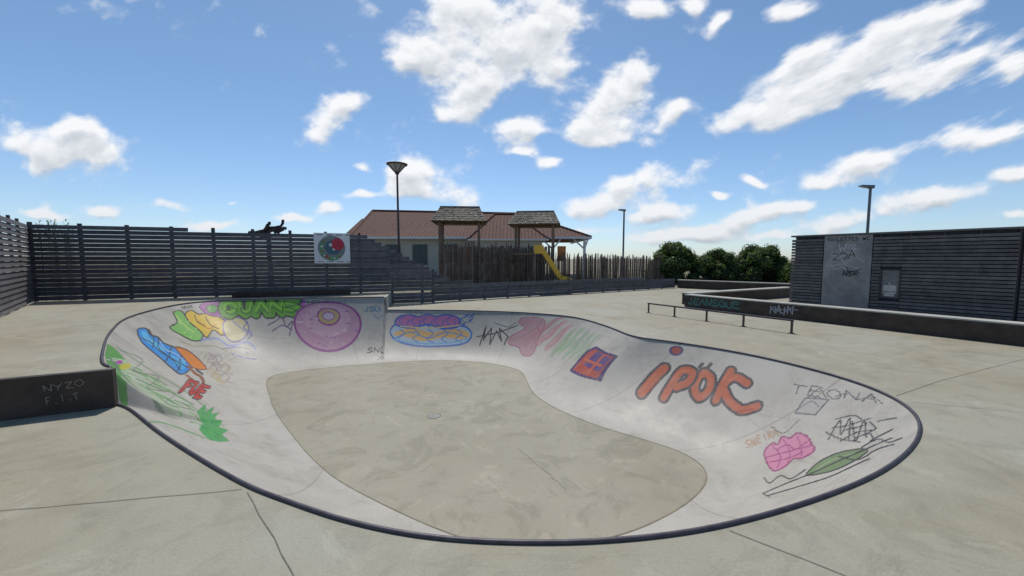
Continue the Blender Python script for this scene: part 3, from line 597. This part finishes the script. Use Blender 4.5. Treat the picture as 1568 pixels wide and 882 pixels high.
# ------------------------------------------------------------------ playground
m_wood=simple("play_timber",(.17,.12,.088),.8,0,.35,5,.2,.3); m_shing=simple("shingles",(.140,.122,.10),.9,0,.45,4,.3,.4); m_yel=simple("slide_yellow",(.66,.40,.03),.4,0,.06)
m_orange=simple("orange_panel",(.45,.16,.04),.6)
pg=empty("playground_tower_set")
def tower(cx,cy,zr_,ze_,w,dp,ang=0):
    b=MB(); ca,sa=math.cos(ang),math.sin(ang)
    T_=lambda x,y,z:(cx+x*ca-y*sa,cy+x*sa+y*ca,z)
    for sx in (-1,1):
        for sy in (-1,1): b.beam(T_(sx*w*.36,sy*dp*.34,0),T_(sx*w*.36,sy*dp*.34,ze_+.1),.15,.15)
    for sy in (-1,1): b.beam(T_(-w*.42,sy*dp*.34,ze_+.02),T_(w*.42,sy*dp*.34,ze_+.02),.10,.12)
    for sx in (-1,1): b.beam(T_(sx*w*.36,-dp*.38,ze_-.1),T_(sx*w*.36,dp*.38,ze_-.1),.08,.10)
    b.box((cx,cy),w*.78,dp*.72,1.55,1.65,ang)
    for k in range(12):
        x=-w*.34+w*.68*k/11
        for sy in (-1,1): b.beam(T_(x,sy*dp*.36,1.45),T_(x,sy*dp*.36,2.5+random.uniform(-.06,.06)),.10,.03)
    b.out("tower_frame",[m_wood],pg)
    b=MB(); rows=7
    for sy in (-1,1):
        for r in range(rows):
            t0=r/rows;t1=(r+1.25)/rows; nsh=22
            for k in range(nsh):
                def pt(t,u,lift):
                    hw=w/2*(1-t)+w*.38*t; return T_(-hw+2*hw*u,sy*(dp*.62*(1-t)),ze_-.08+(zr_-ze_+.08)*t+lift)
                u0=k/nsh+.004;u1=(k+1)/nsh-.004; t1_=min(t1,1); l=random.uniform(.02,.06)
                b.quad(pt(t0-.02*random.random(),u0,l),pt(t0,u1,l),pt(t1_,u1,0.006),pt(t1_,u0,.006))
        hw=w/2
        b.quad(T_(-hw,sy*dp*.62,ze_-.08),T_(hw,sy*dp*.62,ze_-.08),T_(w*.38,0,zr_),T_(-w*.38,0,zr_))
    for sx in (-1,1): b.quad(T_(sx*w/2,-dp*.62,ze_-.08),T_(sx*w/2,dp*.62,ze_-.08),T_(sx*w*.38,0,zr_))
    b.beam(T_(-w*.38,0,zr_+.03),T_(w*.38,0,zr_+.03),.14,.06)
    b.out("tower_roof",[m_shing],pg)
tower(-3.2,24,4.9,4.0,3.2,2.6,.08); tower(1.45,24.3,4.66,3.85,3.1,2.6,-.12)
b=MB(); b.box((-.9,24.1),2.4,1.2,1.5,1.6)
for k in range(20):
    x=-2.1+2.4*k/19; b.beam((x,23.5,1.4),(x,23.5,2.45+random.uniform(-.1,.1)),.10,.03)
b.beam((-2.2,23.45,2.2),(.5,23.45,2.2),.05,.08); b.out("bridge",[m_wood],pg)
b=MB(); sx0,sx1,sy_=1.45,2.45,19.6
for sy in (-.28,.28): b.beam((sx0,sy_+sy,2.30),(sx1,sy_+sy,.80),.05,.22); b.beam((sx1,sy_+sy,.80),(sx1+.5,sy_+sy,.66),.05,.22); b.beam((sx0-.25,sy_+sy,2.30),(sx0,sy_+sy,2.30),.05,.22)
b.quad((sx0,sy_-.25,2.22),(sx0,sy_+.25,2.22),(sx1,sy_+.25,.72),(sx1,sy_-.25,.72)); b.quad((sx1,sy_-.25,.72),(sx1,sy_+.25,.72),(sx1+.5,sy_+.25,.6),(sx1+.5,sy_-.25,.6))
b.box((sx0-.1,sy_),.45,.62,2.0,2.42); b.out("slide",[m_yel],pg)
b=MB()
for x_,z_ in ((sx0-.3,2.1),(sx1+.3,.6)):
    for sy in (-.25,.25): b.beam((x_,sy_+sy,0),(x_,sy_+sy,z_),.09,.09)
b.box((sx0-.8,sy_+.5),1.1,1.4,1.95,2.03); b.out("slide_supports",[m_wood],pg)
b=MB(); b.box((3.0,23.4),.5,.1,1.6,2.5); b.box((-2.6,22.9),.35,.06,1.5,2.3); b.out("panels",[m_orange],pg)

b=MB(); n=250
for k in range(n):
    t=k/n; x=-3.4+14.0*t; y=19.3+6.6*t; hgt=2.30 if t<.42 else 2.0; hgt=hgt-.40*max(0,t-.5)+random.uniform(-.15,.15)
    ln=random.uniform(-.04,.04); yy=y+random.uniform(-.04,.04)+(.0 if not .27<t<.50 else .9); w=random.uniform(.026,.05)
    b.tube([(x,yy,0),(x+ln,yy,hgt-.1),(x+ln,yy,hgt)],[w*.75,w*.7,w*.25],5)
for z in (.5,1.0,1.5): b.tube([(-3.4,19.3,z),(.4,21.1,z)],[.012,.012],4); b.tube([(3.6,22.6,z),(10.6,25.9,z)],[.012,.012],4)
for k in range(60):
    t=k/60; b.tube([(-3.6+5.6*t,21.6+2.0*t,0),(-3.6+5.6*t+random.uniform(-.05,.05),21.6+2.0*t,random.uniform(2.2,2.7))],[.05,.035],5)
b.out("palisade_fence",[simple("chestnut_paling",(.14,.105,.082),.85,0,.4,3,.2,.45)])

b=MB()
def log(a_,e_,r):
    A_=Vector(a_);E_=Vector(e_); pts=[];rs_=[]
    for k in range(7):
        t=k/6; pts.append(tuple(A_.lerp(E_,t)+Vector((random.uniform(-.03,.03),0,random.uniform(-.04,.04))))); rs_.append(r*(1-.35*t)*random.uniform(.85,1.15))
    b.tube(pts,rs_,8)
log((-10.6,15.7,2.75),(-9.4,15.7,3.05),.09); log((-10.0,15.6,2.7),(-9.7,15.6,3.25),.08); log((-9.6,15.7,2.85),(-9.15,15.7,2.98),.10); log((-9.9,15.8,0),(-9.9,15.8,2.85),.12); log((-9.45,15.65,2.75),(-9.2,15.65,3.28),.07); log((-10.3,15.9,2.6),(-9.5,15.5,2.95),.08)
b.out("driftwood_sculpture",[simple("driftwood",(.06,.05,.045),.9,0,.4)])

# ------------------------------------------------------------------ vegetation
m_leaf,nt,bs=mat("leaves"); g=N(nt,"ShaderNodeNewGeometry"); n_=noise(nt,1.4,3,.6,g.outputs["Position"])
cl=ramp(nt,g.outputs["Random Per Island"],[(0,(.035,.06,.018)),(.6,(.085,.14,.035)),(1,(.17,.22,.07))]).outputs[0]
cl2=ramp(nt,n_.outputs[0],[(.35,(.65,.65,.65)),(.65,(1.3,1.25,1.1))]).outputs[0]
lc=mix(nt,cl,cl2,1,'MULTIPLY')
nt.links.new(lc,bs.inputs["Base Color"]); bs.inputs["Roughness"].default_value=.6
tl=N(nt,"ShaderNodeBsdfTranslucent"); nt.links.new(mix(nt,lc,(1.5,1.7,.9),1,'MULTIPLY'),tl.inputs[0]); ms=N(nt,"ShaderNodeMixShader"); ms.inputs[0].default_value=.40
om=[x for x in nt.nodes if x.type=='OUTPUT_MATERIAL'][0]; nt.links.new(bs.outputs[0],ms.inputs[1]); nt.links.new(tl.outputs[0],ms.inputs[2]); nt.links.new(ms.outputs[0],om.inputs[0])
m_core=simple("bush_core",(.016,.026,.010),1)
def bush(x,y,z0,w,h,dp,n=9000,leaf=.065):
    clumps=[]
    for k in range(60):
        a_=random.uniform(0,6.283); e_=math.asin(random.uniform(0,1)); r=random.uniform(.72,.84)
        clumps.append((Vector((math.cos(a_)*math.cos(e_)*w/2*r,math.sin(a_)*math.cos(e_)*dp/2*r,math.sin(e_)*(h-.3)*r+.10*h)),random.uniform(.11,.19)*min(w,h)))
    for k in range(14): clumps.append((Vector((random.uniform(-.3,.3)*w,random.uniform(-.3,.3)*dp,h*random.uniform(.15,.50))),.24*h))
    V=[];F_=[]
    for k in range(n):
        c_,r=clumps[k%60]; d_=Vector(rng.normal(size=3)); d_.normalize(); rr_=r*random.uniform(.8,1.15)
        p=Vector((x,y,z0))+c_+Vector((d_.x*rr_,d_.y*rr_,d_.z*rr_*.85))
        if p.z<z0: p.z=z0+random.uniform(0,.2)
        n1=(d_+Vector(rng.normal(size=3))*.6).normalized(); t1=n1.orthogonal().normalized(); t1.rotate(Matrix.Rotation(random.uniform(0,6.28),3,n1)); t2=n1.cross(t1); s=leaf*random.uniform(.6,1.3)
        i=len(V); V+=[p-t1*s,p-t2*s*.55,p+t1*s,p+t2*s*.55]; F_.append((i,i+1,i+2,i+3))
    e=empty("coastal_bush"); mesh("foliage",V,F_,[m_leaf],e)
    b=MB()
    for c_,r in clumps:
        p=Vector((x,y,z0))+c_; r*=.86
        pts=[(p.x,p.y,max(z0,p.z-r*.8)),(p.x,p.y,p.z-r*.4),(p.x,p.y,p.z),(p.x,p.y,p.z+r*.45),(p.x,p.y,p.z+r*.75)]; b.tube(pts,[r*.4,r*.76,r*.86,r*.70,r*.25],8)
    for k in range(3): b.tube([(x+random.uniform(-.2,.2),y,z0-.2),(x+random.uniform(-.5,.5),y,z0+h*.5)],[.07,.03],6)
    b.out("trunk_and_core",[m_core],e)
bush(11.1,26.5,.2,3.8,2.85,3.0,14000); bush(13.9,26.2,.2,3.7,2.35,2.6,11000); bush(16.5,25.6,.2,4.0,2.70,2.8,14000); bush(18.0,23.8,.1,3.0,1.9,2.2,8000)
nx,ny=40,20; V=[];F_=[]
for a_ in range(nx+1):
    for c_ in range(ny+1):
        x=8+18*a_/nx; y=23.6+14*c_/ny; u=a_/nx; v=c_/ny
        z=.85*math.sin(math.pi*u)**.7*min(1,v*3)*(1-.2*v)+.06*math.sin(x*3.1+y*2.3)*min(1,v*4); z-=.05
        V.append((x,y,z))
for a_ in range(nx):
    for c_ in range(ny): i=a_*(ny+1)+c_; F_.append((i,i+ny+1,i+ny+2,i+1))
mesh("sand_dune",V,F_,[mt],None,True)
b=MB()
for k in range(40):
    x=-17.1+random.gauss(0,.30); y=14.6+random.gauss(0,.2); z1=random.uniform(2.6,3.25)
    b.tube([(x,y,0),(x,y,z1-.3),(x+random.uniform(-.15,.15),y,z1)],[.010,.008,.003],3,cap=False)
    for m_ in range(3):
        zz=z1-random.uniform(0,.4); s_=random.choice([-1,1]); b.quad((x,y,zz),(x+.05*s_,y,zz+.02),(x+.10*s_,y,zz+.08),(x+.03*s_,y,zz+.05))
b.out("tall_weeds",[m_leaf])

# ------------------------------------------------------------------ sky
az,el=-9,61
w=bpy.data.worlds.new("World"); sc.world=w; w.use_nodes=True; nt=w.node_tree; nt.nodes.clear()
sky=N(nt,"ShaderNodeTexSky",sky_type='NISHITA',sun_disc=False); sky.sun_elevation=R(el); sky.sun_rotation=R(az); sky.air_density=1.0; sky.dust_density=.35; sky.ozone_density=2.6; sky.altitude=0
tc=N(nt,"ShaderNodeTexCoord"); sp=N(nt,"ShaderNodeSeparateXYZ"); nt.links.new(tc.outputs["Generated"],sp.inputs[0])
tint=ramp(nt,sp.outputs[2],[(0,(.86,.99,1.26)),(.10,(.90,1.0,1.14)),(.35,(.88,1.02,1.07)),(1,(.9,1.0,1.0))])
cm=mix(nt,sky.outputs[0],tint.outputs[0],1,'MULTIPLY')
bg=N(nt,"ShaderNodeBackground"); bg.inputs[1].default_value=.108; nt.links.new(cm,bg.inputs[0]); wo_=N(nt,"ShaderNodeOutputWorld"); nt.links.new(bg.outputs[0],wo_.inputs[0])

# cloud layer: far shell around the site, noise density and painted light and shade baked per vertex
tab=np.random.default_rng(11).random((512,512))
def vn(x,y):
    xi=np.floor(x).astype(int); yi=np.floor(y).astype(int); fx=x-xi; fy=y-yi; fx=fx*fx*fx*(fx*(fx*6-15)+10); fy=fy*fy*fy*(fy*(fy*6-15)+10)
    g=lambda a,b: tab[a%512,b%512]
    return (g(xi,yi)*(1-fx)+g(xi+1,yi)*fx)*(1-fy)+(g(xi,yi+1)*(1-fx)+g(xi+1,yi+1)*fx)*fy
def fbm(x,y,o=6,gain=.52):
    s=0;a=1;t=0
    for k in range(o):
        ca,sa=math.cos(k*1.1),math.sin(k*1.1); f_=2.03**k
        s=s+a*vn((x*ca-y*sa)*f_+17*k,(x*sa+y*ca)*f_+31*k); t+=a; a*=gain
    return s/t
CL=[(60,222,75,44,0),(150,228,66,40,0),(105,205,50,30,0),(485,200,48,32,20),(527,155,36,22,20),(700,45,105,66,10),(790,65,95,62,0),(850,25,60,42,0),(640,88,46,28,0),(858,105,46,28,0),
(740,138,78,30,20),(700,175,52,26,15),(810,192,52,24,0),(795,231,34,14,0),(930,165,78,50,28),(980,128,42,44,0),(935,205,56,26,0),(1040,165,44,20,30),(850,253,34,15,0),
(650,285,85,38,0),(700,300,48,22,0),(628,262,44,20,0),(245,315,42,17,0),(150,320,30,12,0),(508,318,26,12,0),(557,255,20,13,0),(350,307,14,7,0),(975,283,78,25,8),(935,312,65,16,5),(1010,327,65,17,8),
(1150,178,100,22,16),(1240,142,118,34,20),(1340,85,132,44,28),(1440,32,102,38,25),(1235,85,64,30,30),(1460,98,102,24,18),(1375,125,112,26,6),(1560,95,44,26,30),(1318,255,88,28,14),(1262,277,44,14,0),
(1512,208,86,28,12),(1548,263,44,17,0),(1430,300,98,18,6),(1310,333,88,18,10),(1150,335,65,16,8),(1560,330,44,11,0),(985,10,44,26,0),(1100,35,24,16,40),(1060,5,32,14,0),(1205,10,42,20,20),
(1060,358,95,13,5),(850,352,95,11,0),(1155,276,22,9,0),(330,342,55,10,0),(1105,299,20,8,0),(1215,318,55,13,5),(560,296,32,8,0),(1180,362,65,10,0),(60,330,45,9,0),(720,345,60,10,0),(450,330,40,8,0)]
def field(u,v):
    wu=u+(fbm(u*9+3,v*9,3)-.5)*.05; wv=v+(fbm(u*9+40,v*9+9,3)-.5)*.045
    keep=np.ones_like(u)
    for (x,y,rx,ry,rot) in CL:
        k=1/(1+.08*max(0,(441-y)/590)); cx=(x-784)/590*k; cy=(396-y)/590*k; ca,sa=math.cos(R(rot)),math.sin(R(rot))
        dx=wu-cx;dy=wv-cy; r2=((dx*ca+dy*sa)/(rx/590))**2+((-dx*sa+dy*ca)/(ry/590))**2
        keep*=1-np.exp(-1.45*np.minimum(r2,20))*.995
    G=1-keep
    ws=np.clip((u-.45)/.3,0,1)*np.clip((v-.15)/.15,0,1)
    ca,sa=math.cos(R(24)),math.sin(R(24)); su=u*ca+v*sa; sv=-u*sa+v*ca
    n1=fbm(u*11,v*16,7,.58); n2=fbm(su*7,sv*26,7,.60); nz=n1*(1-ws*.8)+n2*ws*.8
    return G*1.25+(nz-.5)*1.75-.40
AZ=np.radians(np.linspace(-62,62,1300)); EL=np.radians(np.linspace(.25,40,440)); A2,E2=np.meshgrid(AZ,EL,indexing='ij')
u=np.tan(A2); v=np.tan(E2)/np.cos(A2)
D=field(u,v); D2=field(u-.004,v+.022)
ss_=lambda a,b,x: (lambda t:t*t*(3-2*t))(np.clip((x-a)/(b-a),0,1))
alpha=ss_(-.12,.66,D)**1.15*.97*ss_(.3,2.2,np.degrees(E2))
lum=.90+.40*(D-D2)-.13*ss_(.45,1.2,D)*(.4+fbm(u*6+5,v*9+5,4)*1.2)  # paints sunlit tops and greyer undersides into the emitted cloud colour
lum=np.clip(lum,.60,.98); hz=ss_(0,12,np.degrees(E2)); lum=lum*(.86+.14*hz)
blue=np.clip((1.0-lum)/.4,0,1)
col=np.stack([lum*(.98-.10*blue),lum*(.985-.04*blue),lum*(1.0+.03*blue),alpha],-1)
Rr=1500.0; PS=np.stack([Rr*np.cos(E2)*np.sin(A2),Rr*np.cos(E2)*np.cos(A2),Rr*np.sin(E2)],-1)
mc=bpy.data.materials.new("cloud_emission"); mc.use_nodes=True; nt=mc.node_tree; nt.nodes.clear()
at=N(nt,"ShaderNodeAttribute",attribute_name="cloud"); em=N(nt,"ShaderNodeEmission"); tr=N(nt,"ShaderNodeBsdfTransparent"); mx=N(nt,"ShaderNodeMixShader"); ou=N(nt,"ShaderNodeOutputMaterial")
nt.links.new(at.outputs["Color"],em.inputs[0]); nt.links.new(at.outputs["Alpha"],mx.inputs[0]); nt.links.new(tr.outputs[0],mx.inputs[1]); nt.links.new(em.outputs[0],mx.inputs[2]); nt.links.new(mx.outputs[0],ou.inputs[0])
try: mc.cycles.emission_sampling='NONE'
except Exception: pass
gridmesh("sky_clouds",PS,[mc],None,False,col,"cloud")

sun=bpy.data.lights.new("sun",'SUN'); sun.energy=3.6; sun.angle=R(.5); sun.color=(1,.955,.88); so=bpy.data.objects.new("sun",sun); COL.objects.link(so)
dv=Vector((math.sin(R(az))*math.cos(R(el)),math.cos(R(az))*math.cos(R(el)),math.sin(R(el)))); so.rotation_euler=dv.to_track_quat('Z','Y').to_euler()

cam=bpy.data.cameras.new("camera"); cam.sensor_width=36; cam.lens=590/1568*36; cam.clip_end=4000; cam.clip_start=.05
co=bpy.data.objects.new("camera",cam); COL.objects.link(co); co.location=(0,0,1.75); co.rotation_euler=(R(90)-math.atan(45/590),0,0); sc.camera=co
sc.view_settings.view_transform='Standard'; sc.view_settings.look='None'; sc.view_settings.exposure=0
